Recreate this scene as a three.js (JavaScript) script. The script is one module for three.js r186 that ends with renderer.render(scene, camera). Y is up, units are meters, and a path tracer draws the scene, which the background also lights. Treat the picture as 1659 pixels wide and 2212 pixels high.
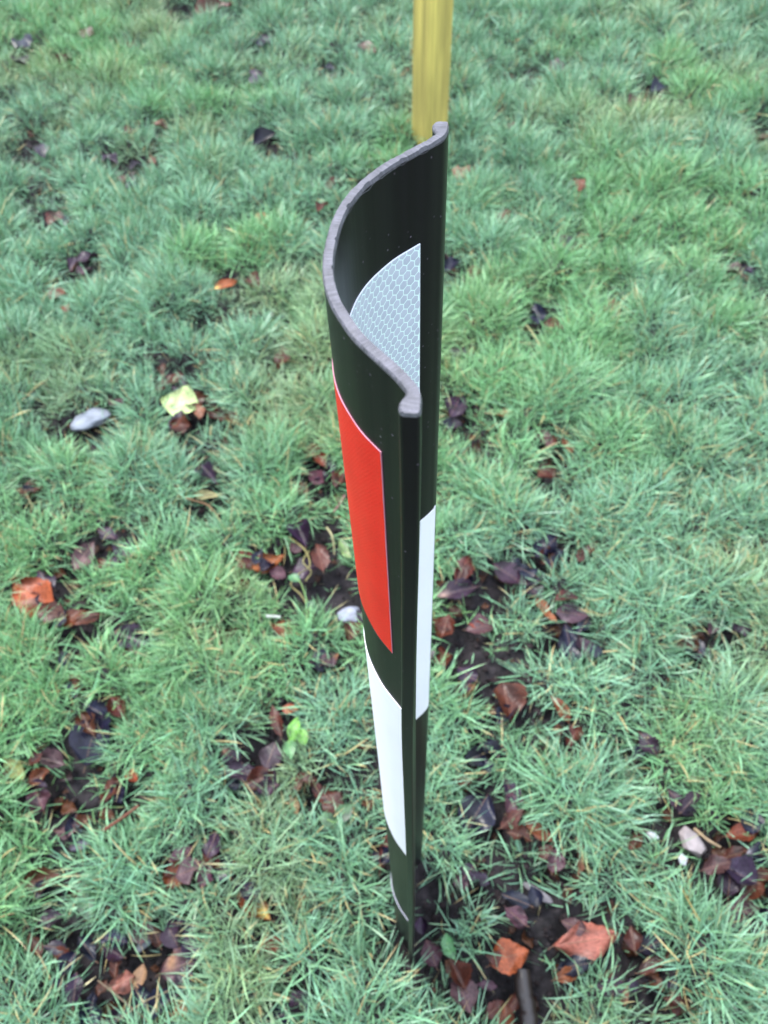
import * as THREE from 'three';
import { ConvexGeometry } from 'three/addons/geometries/ConvexGeometry.js';
import { mergeGeometries, toCreasedNormals } from 'three/addons/utils/BufferGeometryUtils.js';

// ------------------------------------------------------------------ camera, sky, sun, exposure
const H = 1.10;                       // the lens is 1.10 m above the soil
const FPX = 1703.3, CX = 829.5, CY = 1106, VPX = 892.6, VPY = 2334.5;   // focal length, centre and foot point of the plumb lines, on a 1659 px wide copy of the photograph
const nadir = new THREE.Vector3((VPX - CX) / FPX, (VPY - CY) / FPX, 1).normalize();
const upI = nadir.clone().negate();
const fwI = new THREE.Vector3(0, 0, 1).addScaledVector(upI, -upI.z).normalize();
const riI = new THREE.Vector3().crossVectors(fwI, upI);
const scene = new THREE.Scene();
const camera = new THREE.PerspectiveCamera(2 * Math.atan(1106 / FPX) * 180 / Math.PI, 768 / 1024, 0.02, 400);
{
  const row = (k) => new THREE.Vector3(riI.getComponent(k), upI.getComponent(k), -fwI.getComponent(k));
  const m = new THREE.Matrix4().makeBasis(row(0), row(1).negate(), row(2).negate());
  camera.quaternion.setFromRotationMatrix(m);
  camera.position.set(0, H, 0);
}
camera.focus = 0.285;
camera.userData.fStop = 18;
camera.updateMatrixWorld(true);

const renderer = new THREE.WebGLRenderer({ antialias: true });
renderer.toneMapping = THREE.LinearToneMapping;
renderer.toneMappingExposure = 3.25;
renderer.shadowMap.enabled = true;
{ // overcast sky: cool and a little brighter overhead than at the horizon
  const w = 128, h = 64, a = new Float32Array(w * h * 4);
  for (let j = 0; j < h; j++) for (let i = 0; i < w; i++) {
    const el = ((j + 0.5) / h - 0.5) * Math.PI, s = Math.max(0, Math.sin(el));
    const b = el > 0 ? (1 + 2 * s) / 3 : 0.16;
    const c = 1 + 0.05 * Math.sin(i / w * Math.PI * 6 + 3 * s) * Math.cos(el);
    a.set([b * c * 0.99, b * c * 1.13, b * c * 1.34, 1], (j * w + i) * 4);
  }
  const t = new THREE.DataTexture(a, w, h, THREE.RGBAFormat, THREE.FloatType);
  t.mapping = THREE.EquirectangularReflectionMapping; t.magFilter = THREE.LinearFilter; t.minFilter = THREE.LinearFilter; t.needsUpdate = true;
  scene.background = t; scene.environment = t;
}
const sun = new THREE.DirectionalLight(new THREE.Color(1, 0.97, 0.91), 1.5);
sun.position.set(-3.2, 7, -4.2); sun.target.position.set(0, 0, -1);
sun.castShadow = true; sun.shadow.radius = 40; sun.shadow.mapSize.set(2048, 2048);
Object.assign(sun.shadow.camera, { left: -4, right: 4, top: 4, bottom: -4, near: 0.5, far: 25 });
scene.add(sun, sun.target);

// ------------------------------------------------------------------ helpers
let seed = 20240611;
const rnd = () => { seed = (seed + 0x6D2B79F5) | 0; let t = Math.imul(seed ^ (seed >>> 15), 1 | seed); t = (t + Math.imul(t ^ (t >>> 7), 61 | t)) ^ t; return ((t ^ (t >>> 14)) >>> 0) / 4294967296; };
const rr = (a, b) => a + (b - a) * rnd();
const gauss = () => (rnd() + rnd() + rnd() + rnd() - 2) * 1.0;
const mix = (a, b, t) => a + (b - a) * t;
const clamp = (v, a = 0, b = 1) => Math.min(b, Math.max(a, v));
const sstep = (a, b, v) => { const t = clamp((v - a) / (b - a)); return t * t * (3 - 2 * t); };
function hash(x, y, k) { let h = Math.imul(x | 0, 374761393) + Math.imul(y | 0, 668265263) + Math.imul(k | 0, 2147483647 - 1274126177); h = Math.imul(h ^ (h >>> 13), 1274126177); return ((h ^ (h >>> 16)) >>> 0) / 4294967296; }
function vnoise(x, y, k = 0) {
  const xi = Math.floor(x), yi = Math.floor(y), u = x - xi, v = y - yi, a = u * u * (3 - 2 * u), b = v * v * (3 - 2 * v);
  return mix(mix(hash(xi, yi, k), hash(xi + 1, yi, k), a), mix(hash(xi, yi + 1, k), hash(xi + 1, yi + 1, k), a), b);
}
const fbm = (x, y, o = 4, k = 0) => { let s = 0, w = 0.5, t = 0; for (let i = 0; i < o; i++) { s += w * vnoise(x, y, k + i); t += w; w *= 0.5; x = x * 2.03 + 17.1; y = y * 2.03 + 5.7; } return s / t; };
// a pixel of the 1659 x 2212 copy of the photograph meets the level plane at height y
function ground(px, py, y = 0) {
  const v = new THREE.Vector3((px - CX) / FPX, (py - CY) / FPX, 1);
  const r = v.dot(riI), u = v.dot(upI), f = v.dot(fwI), k = (y - H) / u;
  return new THREE.Vector3(r * k, y, -f * k);
}
function geo(pos, idx, { uv, col, normals } = {}) {
  const g = new THREE.BufferGeometry();
  g.setAttribute('position', new THREE.Float32BufferAttribute(pos, 3));
  if (uv) g.setAttribute('uv', new THREE.Float32BufferAttribute(uv, 2));
  if (col) g.setAttribute('color', new THREE.Float32BufferAttribute(col, 3));
  g.setIndex(idx);
  if (normals) g.setAttribute('normal', new THREE.Float32BufferAttribute(normals, 3)); else g.computeVertexNormals();
  return g;
}
const taken = new Map();
function numbered(name) { const n = taken.get(name) ?? 0; taken.set(name, n + 1); return n ? `${name}_${String(n).padStart(3, '0')}` : name; }
function mesh(name, g, m, parent) {
  const o = new THREE.Mesh(g, m); o.name = parent ? name : numbered(name); o.castShadow = o.receiveShadow = true;
  (parent ?? scene).add(o); return o;
}
function thing(name, pos, label, category, group) {
  const o = new THREE.Group(); o.name = numbered(name); o.position.copy(pos); scene.add(o);
  o.userData = { label, category }; if (group) o.userData.group = group;
  return o;
}
function tex(w, h, fn, srgb) {
  const a = new Uint8Array(w * h * 4);
  for (let j = 0; j < h; j++) for (let i = 0; i < w; i++) { const c = fn(i, j); a.set([clamp(c[0]) * 255, clamp(c[1]) * 255, clamp(c[2]) * 255, 255], (j * w + i) * 4); }
  const t = new THREE.DataTexture(a, w, h, THREE.RGBAFormat, THREE.UnsignedByteType);
  t.wrapS = t.wrapT = THREE.RepeatWrapping; t.magFilter = THREE.LinearFilter; t.minFilter = THREE.LinearMipmapLinearFilter; t.generateMipmaps = true;
  if (srgb) t.colorSpace = THREE.SRGBColorSpace; t.needsUpdate = true; return t;
}
// periodic noise for textures
function pnoise(x, y, p, k) {
  const xi = Math.floor(x), yi = Math.floor(y), u = x - xi, v = y - yi, a = u * u * (3 - 2 * u), b = v * v * (3 - 2 * v), m = (q) => ((q % p) + p) % p;
  return mix(mix(hash(m(xi), m(yi), k), hash(m(xi + 1), m(yi), k), a), mix(hash(m(xi), m(yi + 1), k), hash(m(xi + 1), m(yi + 1), k), a), b);
}
const pfbm = (u, v, p, o, k) => { let s = 0, w = 0.5, t = 0; for (let i = 0; i < o; i++) { s += w * pnoise(u * p, v * p, p, k + i); t += w; w *= 0.55; p *= 2; } return s / t; };

// ------------------------------------------------------------------ what lies in the grass (pixels of the 1659 px wide copy: x, y, length, width, turn in degrees, look, label)
const LOOKS = {
  navy: { c: [0.0085, 0.0085, 0.0185], r: 0.30, say: 'blackened wet' },  // bluish sky sheen of the wet surface is put into this base colour
  purple: { c: [0.023, 0.0125, 0.024], r: 0.32, say: 'dark purplish wet' },  // the purple tint likewise holds painted-in sky reflection over dark brown
  mauve: { c: [0.055, 0.026, 0.032], r: 0.36, say: 'dull mauve brown' },
  redbrown: { c: [0.055, 0.015, 0.009], r: 0.34, say: 'dark reddish brown' },
  rust: { c: [0.10, 0.027, 0.012], r: 0.36, say: 'rusty brown' },
  orange: { c: [0.185, 0.05, 0.018], r: 0.38, say: 'bright orange brown' },
  salmon: { c: [0.17, 0.062, 0.042], r: 0.40, say: 'pinkish brown' },
  tan: { c: [0.19, 0.098, 0.052], r: 0.5, say: 'pale tan' },
  yellow: { c: [0.40, 0.39, 0.21], r: 0.5, say: 'pale yellow' },
  lime: { c: [0.20, 0.235, 0.085], r: 0.5, say: 'pale yellow green' },
};
const LEAVES = [
  [42, 132, 38, 20, 160, 'purple'], [48, 90, 40, 24, 60, 'navy'], [460, 22, 80, 34, 10, 'redbrown', 'long dark brown leaf lying flat in the far grass by a smaller one'], [720, 20, 26, 18, 20, 'navy'], [567, 95, 34, 20, 80, 'navy'], [550, 165, 36, 22, 130, 'purple'],
  [790, 103, 44, 20, 160, 'redbrown'], [283, 98, 20, 16, 70, 'rust'], [185, 68, 32, 18, 170, 'redbrown'], [143, 138, 34, 18, 30, 'redbrown'], [88, 320, 34, 24, 110, 'purple'], [237, 345, 34, 18, 150, 'purple'],
  [330, 345, 24, 16, 110, 'rust'], [272, 385, 28, 18, 60, 'redbrown'], [295, 360, 30, 16, 20, 'purple'], [345, 272, 38, 14, 170, 'rust'], [278, 283, 30, 16, 20, 'redbrown'], [572, 302, 50, 26, 20, 'navy'], [692, 240, 30, 18, 70, 'navy'],
  [720, 405, 40, 28, 40, 'redbrown', 'dark reddish brown leaf in the grass close behind the curved rim of the marker post'], [697, 448, 26, 18, 30, 'redbrown'], [567, 470, 32, 28, 90, 'orange', 'small bright orange brown leaf alone on the far grass'], [120, 472, 34, 30, 60, 'redbrown'], [150, 472, 24, 16, 30, 'redbrown'],
  [178, 562, 66, 34, 20, 'purple', 'two-toned purple leaf with a tan edge in a hollow of the grass'], [118, 636, 50, 22, 170, 'rust'], [487, 615, 50, 16, 20, 'orange', 'narrow orange leaf with a yellow end lying flat on the grass'], [545, 610, 36, 30, 140, 'redbrown'], [143, 667, 26, 14, 50, 'rust'],
  [1202, 148, 42, 34, 100, 'mauve', 'mauve brown leaf standing up in the far grass'], [1070, 75, 36, 14, 170, 'purple'], [985, 242, 42, 24, 160, 'redbrown', 'reddish brown leaf beside the foot of the timber post'], [1110, 272, 36, 16, 150, 'redbrown'], [1424, 190, 36, 24, 20, 'navy'], [1377, 220, 44, 20, 30, 'redbrown'],
  [1249, 398, 34, 24, 110, 'rust'], [994, 372, 40, 34, 100, 'tan', 'broad pale tan leaf on yellowed grass behind the marker post'], [1224, 530, 60, 32, 20, 'mauve', 'plum coloured leaf lying on top of the open grass'], [1582, 588, 56, 28, 150, 'mauve', 'plum and tan leaf on the grass with a yellow tip beside it'],
  [1319, 660, 40, 26, 60, 'rust'], [975, 570, 36, 26, 40, 'navy'], [1024, 590, 34, 26, 80, 'redbrown'], [1160, 680, 40, 30, 100, 'navy'], [1202, 704, 50, 24, 170, 'redbrown'], [1200, 4, 40, 14, 170, 'rust'], [1645, 10, 30, 22, 60, 'navy'], [1637, 300, 34, 26, 40, 'redbrown'], [1090, 465, 34, 22, 60, 'redbrown'], [1640, 175, 40, 20, 10, 'rust'],
  [388, 872, 80, 66, 170, 'yellow', 'large pale yellow leaf lying on the grass'], [372, 822, 54, 40, 20, 'redbrown', 'dark brown curled leaf touching the large yellow leaf'], [352, 830, 38, 24, 80, 'redbrown'], [432, 887, 32, 22, 80, 'salmon', 'small pinkish leaf tucked against the large yellow leaf'],
  [465, 895, 40, 24, 150, 'redbrown'], [502, 902, 46, 22, 130, 'redbrown'], [250, 872, 32, 22, 150, 'mauve'], [445, 1070, 66, 15, 178, 'lime', 'narrow pale yellow green leaf lying beside bare soil'], [230, 1152, 52, 24, 150, 'purple'], [182, 1200, 70, 32, 55, 'mauve', 'folded mauve brown leaf standing in the grass beside a purple one'],
  [268, 1190, 52, 38, 150, 'purple'], [75, 1287, 112, 74, 148, 'orange', 'large glossy orange brown leaf lying on the grass'], [172, 1332, 92, 34, 8, 'rust', 'curled rusty leaf next to the large glossy orange brown leaf'], [280, 1378, 84, 48, 160, 'purple'],
  [530, 1207, 44, 36, 120, 'rust'], [580, 1214, 76, 30, 25, 'orange', 'bright orange curled leaf at the edge of the bare soil'], [650, 1152, 56, 44, 110, 'purple', 'torn purple leaf lying on the bare soil'], [612, 1355, 58, 30, 158, 'rust', 'wet rusty red leaf at the edge of the bare soil'], [487, 1372, 60, 36, 20, 'redbrown'],
  [715, 1422, 46, 34, 40, 'mauve', 'purple and tan leaf in the grass beside the marker post'], [757, 1362, 44, 40, 80, 'redbrown', 'dark reddish brown leaf under the pale stone beside the marker post'], [690, 985, 50, 24, 120, 'rust'], [714, 1000, 40, 18, 110, 'purple'], [737, 1037, 40, 30, 60, 'redbrown'], [645, 1057, 46, 22, 170, 'redbrown'],
  [65, 1057, 54, 28, 10, 'redbrown'], [690, 837, 40, 22, 20, 'redbrown'], [165, 1465, 34, 24, 40, 'rust'],
  [985, 877, 54, 40, 60, 'purple', 'purple leaf in the grass beside the black flange of the marker post'], [1085, 897, 30, 22, 150, 'orange'], [957, 922, 34, 22, 140, 'navy'], [1174, 947, 44, 28, 120, 'mauve'], [1180, 1022, 44, 36, 30, 'redbrown'], [1225, 962, 44, 20, 110, 'rust'],
  [1180, 1182, 60, 36, 40, 'navy'], [1188, 1207, 40, 20, 20, 'redbrown'], [1270, 1192, 56, 24, 40, 'redbrown'], [990, 1277, 96, 34, 14, 'purple', 'long purple leaf with a pale tip pointing at the marker post'], [1100, 1242, 80, 40, 150, 'purple', 'broad dark purple leaf with a ragged edge between grass tufts'], [1150, 1277, 50, 36, 130, 'purple'],
  [1178, 1317, 66, 20, 135, 'orange', 'narrow orange red leaf beside a flat mauve leaf'], [1235, 1325, 70, 36, 172, 'mauve', 'flat mauve brown leaf beside a narrow orange red leaf'], [1230, 1392, 92, 44, 100, 'navy', 'blue black leaf with a grass blade across it'], [962, 1352, 50, 40, 70, 'redbrown'], [955, 1420, 44, 36, 100, 'redbrown'], [1030, 1350, 40, 14, 170, 'rust'],
  [1540, 1352, 36, 24, 60, 'mauve'], [1600, 1357, 44, 30, 110, 'purple'], [1480, 1387, 66, 36, 140, 'redbrown', 'dark reddish leaf half folded among long grass'], [1360, 1367, 50, 22, 150, 'mauve'], [1010, 1457, 50, 36, 140, 'purple'],
  [205, 1578, 140, 66, 68, 'navy', 'large long blue black leaf lying flat on the grass'], [162, 1487, 34, 24, 150, 'rust'], [125, 1640, 34, 24, 80, 'purple'], [87, 1675, 54, 26, 30, 'rust'], [83, 1722, 56, 46, 110, 'mauve', 'rounded mauve brown leaf below a small rusty one'], [30, 1660, 56, 32, 130, 'lime', 'pale green fallen leaf among purple leaves'], [6, 1675, 40, 34, 90, 'redbrown'],
  [625, 1532, 36, 24, 170, 'orange', 'small orange leaf above the bright green weed'], [597, 1556, 66, 24, 105, 'redbrown', 'narrow red brown leaf leaning on the bright green weed'], [585, 1632, 62, 46, 70, 'mauve', 'broad reddish mauve leaf under the bright green weed'], [495, 1630, 56, 40, 150, 'purple', 'purple leaf with a tan spot beside broad mauve leaves'], [515, 1668, 96, 40, 170, 'purple', 'long purple leaf lying below a tan spotted one'],
  [690, 1712, 70, 22, 125, 'redbrown'], [635, 1737, 44, 20, 110, 'tan'], [160, 1788, 64, 30, 80, 'navy'], [255, 1715, 44, 30, 110, 'navy'], [282, 1672, 36, 26, 140, 'orange'], [380, 1887, 66, 46, 60, 'rust', 'ragged rusty leaf beside a blue black leaf in the grass'], [480, 1870, 72, 54, 130, 'navy', 'blue black leaf beside a ragged rusty leaf'],
  [90, 1900, 92, 42, 10, 'redbrown', 'large dark brown leaf with a blackened end'], [177, 1925, 56, 28, 100, 'rust'], [140, 1940, 40, 30, 40, 'navy'], [547, 1955, 96, 48, 138, 'rust', 'long reddish leaf with a yellow spot lying across the grass'], [655, 1942, 24, 18, 20, 'orange'], [587, 2040, 46, 34, 30, 'rust', 'small rusty red leaf alone in dense grass'], [410, 2012, 72, 36, 25, 'purple'],
  [75, 2040, 56, 26, 115, 'redbrown'], [385, 2088, 90, 58, 20, 'mauve', 'mottled purple and tan leaf on dark soil'], [265, 2122, 60, 48, 20, 'salmon', 'pinkish mauve rounded leaf on dark soil'], [305, 2108, 54, 30, 80, 'tan', 'small greyish tan leaf against the pinkish rounded leaf'], [245, 2055, 50, 30, 150, 'purple'], [197, 2182, 84, 40, 80, 'navy'], [350, 2172, 84, 60, 40, 'navy'], [390, 2187, 54, 28, 85, 'orange', 'bright orange scrap of leaf against blackened leaves on dark soil'],
  [372, 2205, 50, 34, 60, 'redbrown'], [610, 2192, 110, 46, 25, 'navy'], [826, 1842, 80, 24, 92, 'salmon', 'pinkish brown leaf standing against the foot of the marker post'],
  [1095, 1512, 84, 66, 100, 'redbrown', 'broad dark red brown leaf with a scalloped edge between grass tufts'], [1212, 1528, 66, 24, 125, 'orange', 'curled orange and pink leaf on dark soil between tufts'], [1005, 1495, 50, 26, 30, 'rust'], [1240, 1590, 54, 34, 60, 'redbrown'], [1030, 1757, 100, 78, 60, 'navy', 'large crumpled blue black leaf beside the marker post'], [1110, 1730, 54, 36, 60, 'mauve'],
  [1030, 1635, 56, 36, 20, 'navy'], [1165, 1797, 72, 30, 140, 'rust', 'wet reddish leaf beside an upright tan leaf'], [1250, 1850, 82, 36, 105, 'tan', 'upright curled tan brown leaf standing in the grass'], [1200, 1857, 52, 34, 80, 'mauve'], [995, 1905, 44, 28, 120, 'mauve'], [1605, 1800, 72, 36, 10, 'rust', 'wet reddish brown leaf on the black soil by pale chips'],
  [1636, 1846, 62, 38, 170, 'navy', 'blue grey shiny leaf with a pale edge on wet brown leaves'], [1588, 1846, 56, 34, 20, 'redbrown'], [1642, 1886, 50, 26, 160, 'redbrown'], [1592, 1886, 88, 52, 150, 'purple', 'purple leaf with a torn corner lying above a larger plum leaf'], [1615, 1972, 96, 70, 160, 'mauve', 'large ragged plum coloured leaf on the soil'], [1410, 2040, 66, 40, 30, 'navy'],
  [1270, 2032, 142, 72, 8, 'salmon', 'largest pinkish brown flat leaf with a grass blade across it'], [1100, 2066, 86, 68, 20, 'orange', 'orange brown mottled rounded leaf with a scalloped edge'], [1242, 2086, 80, 40, 10, 'navy'], [1226, 2106, 58, 30, 20, 'orange'], [976, 2090, 40, 30, 130, 'salmon'], [932, 2060, 62, 40, 110, 'mauve', 'mauve leaf in the dark hollow at the foot of the marker post'],
  [1000, 2145, 88, 62, 110, 'mauve', 'broad mauve brown leaf on soil between the marker post and a twig'], [1465, 2166, 66, 42, 160, 'redbrown', 'dark reddish folded leaf alone on bright grass'], [1092, 2198, 60, 34, 90, 'rust'], [1345, 2142, 56, 24, 100, 'tan'], [912, 2000, 40, 30, 100, 'purple'], [250, 2200, 60, 34, 30, 'purple'], [300, 2150, 60, 36, 120, 'navy'], [150, 2080, 60, 36, 60, 'navy'], [110, 1985, 54, 34, 10, 'purple'],
];
const HOLLOWS = [ // dark gaps and bare soil: x, y, radius across in pixels, strength
  [690, 1270, 90, 1.6], [640, 1190, 70, 1.3], [720, 1180, 60, 1.2], [575, 1170, 60, 0.9], [470, 1100, 45, 1.2], [400, 1110, 35, 0.8], [1465, 1760, 75, 1.5], [1530, 1830, 60, 1.3], [1570, 1910, 50, 1.1], [905, 1980, 60, 1.3], [890, 2080, 80, 1.5], [840, 2040, 60, 1.2], [930, 1900, 40, 0.8], [180, 2060, 100, 1.5], [270, 2140, 90, 1.5], [380, 2170, 80, 1.4], [100, 2030, 60, 1.2], [620, 2180, 70, 1.2], [740, 2080, 55, 1.0], [710, 2140, 55, 0.9],
  [1410, 210, 60, 0.8], [1640, 290, 60, 0.7], [1180, 690, 70, 0.9], [950, 580, 50, 0.7], [1180, 970, 60, 1.0], [1180, 1185, 70, 1.1], [970, 1370, 60, 1.1], [1110, 1250, 80, 0.9], [690, 1690, 50, 1.0], [170, 1360, 90, 1.25], [250, 1180, 90, 1.15], [380, 830, 50, 0.8], [190, 890, 60, 0.9], [1240, 1870, 60, 0.9], [1380, 1620, 40, 0.9], [1400, 1660, 36, 0.8], [1130, 2150, 50, 1.2], [1020, 2120, 70, 1.1], [440, 700, 60, 0.5], [560, 690, 50, 0.5], [700, 160, 50, 0.5], [690, 470, 50, 0.6], [260, 370, 70, 0.6], [140, 580, 60, 0.6], [560, 100, 40, 0.6], [865, 160, 40, 0.6], [870, 240, 40, 0.5], [300, 1720, 60, 0.8], [100, 1910, 70, 1.1], [160, 1810, 60, 1.1], [470, 1890, 60, 1.0], [390, 1900, 50, 1.0], [480, 1390, 60, 1.1], [1480, 1400, 60, 1.0], [1590, 1370, 50, 1.0], [1400, 2050, 60, 1.0], [430, 20, 70, 1.2], [60, 110, 60, 1.1], [480, 905, 60, 0.9], [690, 1010, 50, 1.0], [200, 1650, 80, 1.2], [540, 1650, 95, 1.25],
];
const holes = []; // hollows in the ground, in metres
for (const [x, y, r, w] of HOLLOWS) { const p = ground(x, y, 0.01), q = ground(x + r, y, 0.01); holes.push([p.x, p.z, p.distanceTo(q) * (y < 750 ? 0.78 : 0.66), w * (y < 750 ? 1.25 : 1.0)]); }
for (const [x, y, l, wd] of LEAVES) { const p = ground(x, y, 0.012), q = ground(x + Math.sqrt(l * wd) * 0.62, y, 0.012); holes.push([p.x, p.z, p.distanceTo(q) * (y < 750 ? 1.6 : l * wd > 2600 ? 1.1 : 1.3), y < 750 ? 0.85 : 1.1]); }
for (const [x, y, r] of [[190, 908, 70], [752, 1328, 50], [1409, 1805, 34], [1475, 1857, 34], [1497, 1818, 64], [312, 2034, 40], [170, 1828, 40], [1160, 1926, 44], [632, 1590, 60], [732, 1768, 40], [1131, 2150, 60], [1141, 2210, 60], [262, 1768, 30]]) { const p = ground(x, y, 0.01), q = ground(x + r, y, 0.01); holes.push([p.x, p.z, p.distanceTo(q) * 0.85, 1.0]); }
const cell = 0.25, buckets = new Map();
for (const h of holes) {
  const R = h[2] * 3; for (let i = Math.floor((h[0] - R) / cell); i <= Math.floor((h[0] + R) / cell); i++) for (let j = Math.floor((h[1] - R) / cell); j <= Math.floor((h[1] + R) / cell); j++) { const k = i + ',' + j; if (!buckets.has(k)) buckets.set(k, []); buckets.get(k).push(h); }
}
function domes(x, z) { // rounded hummocks with creases between them
  const xi = Math.floor(x), zi = Math.floor(z); let d1 = 9, d2 = 9;
  for (let i = -1; i <= 1; i++) for (let j = -1; j <= 1; j++) { const d = Math.hypot(xi + i + 0.15 + 0.7 * hash(xi + i, zi + j, 81) - x, zi + j + 0.15 + 0.7 * hash(xi + i, zi + j, 82) - z); if (d < d1) { d2 = d1; d1 = d; } else if (d < d2) d2 = d; }
  return Math.min(1, (d2 - d1) * 1.5);
}
function mound(x, z) { // 0 in a hollow, about 1 on top of a hummock of grass
  const wx = x + 0.05 * (fbm(x * 9, z * 9, 2, 91) - 0.5), wz = z + 0.05 * (fbm(x * 9 + 30, z * 9, 2, 92) - 0.5);
  let m = 0.33 + 0.51 * domes(wx * 6.2, wz * 6.2) + 0.75 * (fbm(x * 11 + 3, z * 11 + 9, 3, 11) - 0.38) + 0.35 * (fbm(x * 2.1, z * 2.1, 2, 41) - 0.5);
  let s = 0;
  for (const [hx, hz, r, w] of buckets.get(Math.floor(x / cell) + ',' + Math.floor(z / cell)) ?? []) { const d2 = ((x - hx) ** 2 + (z - hz) ** 2) / (r * r); if (d2 < 9) s = Math.max(s, w * Math.exp(-d2 * 0.9)); }
  return Math.max(0, m - s);
}
const level = (x, z) => 0.066 * Math.min(mound(x, z), 1.3) - 0.026 + 0.004 * (fbm(x * 40, z * 40, 2, 71) - 0.5);

for (let n = 0, k = 0; k < 165 && n < 9000; n++) { // more of the dark litter that fills the gaps between the tufts
  const px = rr(-20, 1680), py = rr(20, 2230), p = ground(px, py, 0.01), m = mound(p.x, p.z), pick = rnd(), size = rr(0.024, 0.05), sh = rr(0.45, 0.7), turn = rr(0, 180);
  if (m > 0.26 || (py < 800 && pick > 0.6) || Math.hypot(p.x - 0.017, p.z + 0.178) < 0.07) continue;
  const l = size * FPX / Math.hypot(p.x, p.z, H);
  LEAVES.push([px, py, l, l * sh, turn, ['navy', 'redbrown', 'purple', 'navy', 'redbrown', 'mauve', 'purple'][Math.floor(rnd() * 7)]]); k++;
}
// ------------------------------------------------------------------ the soil, one sheet to the horizon
const soilTex = tex(512, 512, (i, j) => {
  const u = i / 512, v = j / 512, a = pfbm(u, v, 8, 5, 100), b = pfbm(u, v, 48, 3, 130), l = 0.045 + 0.12 * a + 0.17 * (b - 0.3);
  const pale = pnoise(u * 90, v * 90, 90, 150) > 0.93 ? 0.07 : 0;
  return [l * 0.98 + pale, l * 0.88 + pale * 0.85, l * 0.93 + pale * 0.7];
}, true);
const soilBump = tex(512, 512, (i, j) => { const u = i / 512, v = j / 512, b = 0.5 * pfbm(u, v, 30, 4, 130) + 0.5 * pfbm(u, v, 8, 3, 160); return [b, b, b]; });
const soilMat = new THREE.MeshPhysicalMaterial({ map: soilTex, bumpMap: soilBump, bumpScale: 0.008, roughness: 0.8, specularIntensity: 0.35, vertexColors: true, side: THREE.DoubleSide });
{
  const N = 380, pos = [], uv = [], col = [], idx = [];
  const warp = (t) => { const a = Math.abs(t); return Math.sign(t) * (a < 0.8 ? a * 3.4 : 2.72 + 3.4 * (a - 0.8) + 150 * ((a - 0.8) / 0.2) ** 4); };
  for (let j = 0; j <= N; j++) for (let i = 0; i <= N; i++) {
    const x = warp(i / N * 2 - 1) + 0.15, z = warp(j / N * 2 - 1) - 1.75, far = Math.max(Math.abs(x), Math.abs(z + 1.75));
    pos.push(x, far < 9 ? level(x, z) : 0.005, z); uv.push(x / 0.42, z / 0.42);
    const g = far > 3.9 ? 1 : 0, n = fbm(x * 3, z * 3, 3, 5); // beyond the modelled tufts the sheet itself is turf
    col.push(g ? 2.2 + 2.4 * n : 1, g ? 4.6 + 4.6 * n : 1, g ? 2.6 + 2.6 * n : 1);
  }
  for (let j = 0; j < N; j++) for (let i = 0; i < N; i++) { const a = j * (N + 1) + i; idx.push(a, a + N + 1, a + 1, a + 1, a + N + 1, a + N + 2); }
  const o = mesh('ground', geo(pos, idx, { uv, col }), soilMat); o.userData.kind = 'structure';
}

// ------------------------------------------------------------------ the marker post
const TOP = H - 0.127;
const A0 = [0.0091708, 0.1183796], TA = 8.05 * Math.PI / 180;
const plan = (s, d, y, out = new THREE.Vector3()) => { const x = A0[0] + (s * Math.sin(TA) - d * Math.cos(TA)) / 1000, f = A0[1] + (s * Math.cos(TA) + d * Math.sin(TA)) / 1000; return out.set(x, y, -f); };
const halfIn = [[7.3, 1.0], [9.7, 2.6], [12.5, 4.7], [18.2, 9.9], [24.1, 15.1], [30.6, 19.3], [37.2, 22.7], [45, 25.2], [53, 26.4]];
const lip = [[[-0.8, 0.8], [-0.8, 3.7]], [[-0.6, 0.2], [-0.3, 4.6]], [[0.3, -0.05], [0.9, 5.0]], [[1.6, 0], [2.4, 4.9]], [[3, 0], [3.6, 4.4]], [[4.8, 0.2], [4.7, 3.8]], [[6.2, 0.55], [5.8, 3.75]]];
const flip = ([s, d]) => [120.4 - s, d];
const inCurve = new THREE.CatmullRomCurve3([[4.8, 0.2], ...halfIn, [60.2, 26.6], ...halfIn.slice().reverse().map(flip), flip([4.8, 0.2])].map(([s, d]) => new THREE.Vector3(s, d, 0)), false, 'centripetal');
const NC = 150, arcI = [], arcN = [];
for (let k = 0; k <= NC; k++) { const p = inCurve.getPoint(k / NC), q = inCurve.getTangent(k / NC); arcI.push([p.x, p.y]); arcN.push([-q.y, q.x]); }
const arcLen = [4.8]; for (let k = 1; k <= NC; k++) arcLen.push(arcLen[k - 1] + Math.hypot(arcI[k][0] - arcI[k - 1][0], arcI[k][1] - arcI[k - 1][1]));
function onArc(a, off) { // a: millimetres along the inner face; off > 0: towards the outer (left) side
  let k = 1; while (k < NC && arcLen[k] < a) k++;
  const t = clamp((a - arcLen[k - 1]) / (arcLen[k] - arcLen[k - 1]));
  const x = mix(arcI[k - 1][0], arcI[k][0], t), y = mix(arcI[k - 1][1], arcI[k][1], t), nx = mix(arcN[k - 1][0], arcN[k][0], t), ny = mix(arcN[k - 1][1], arcN[k][1], t), l = Math.hypot(nx, ny);
  return [x + nx / l * off, y + ny / l * off];
}
const THK = 3.0;
const secI = [], secO = [];
for (const [a, b] of lip) { secI.push(a); secO.push(b); }
for (let k = 0; k <= NC; k++) if (arcI[k][0] > 7 && arcI[k][0] < 113.4) { const w = THK; secI.push(arcI[k]); secO.push([arcI[k][0] + arcN[k][0] * w, arcI[k][1] + arcN[k][1] * w]); }
for (const [a, b] of lip.slice().reverse()) { secI.push(flip(a)); secO.push(flip(b)); }
const NS = secI.length;
const loop = [...secI, ...secO.slice().reverse()];
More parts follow.
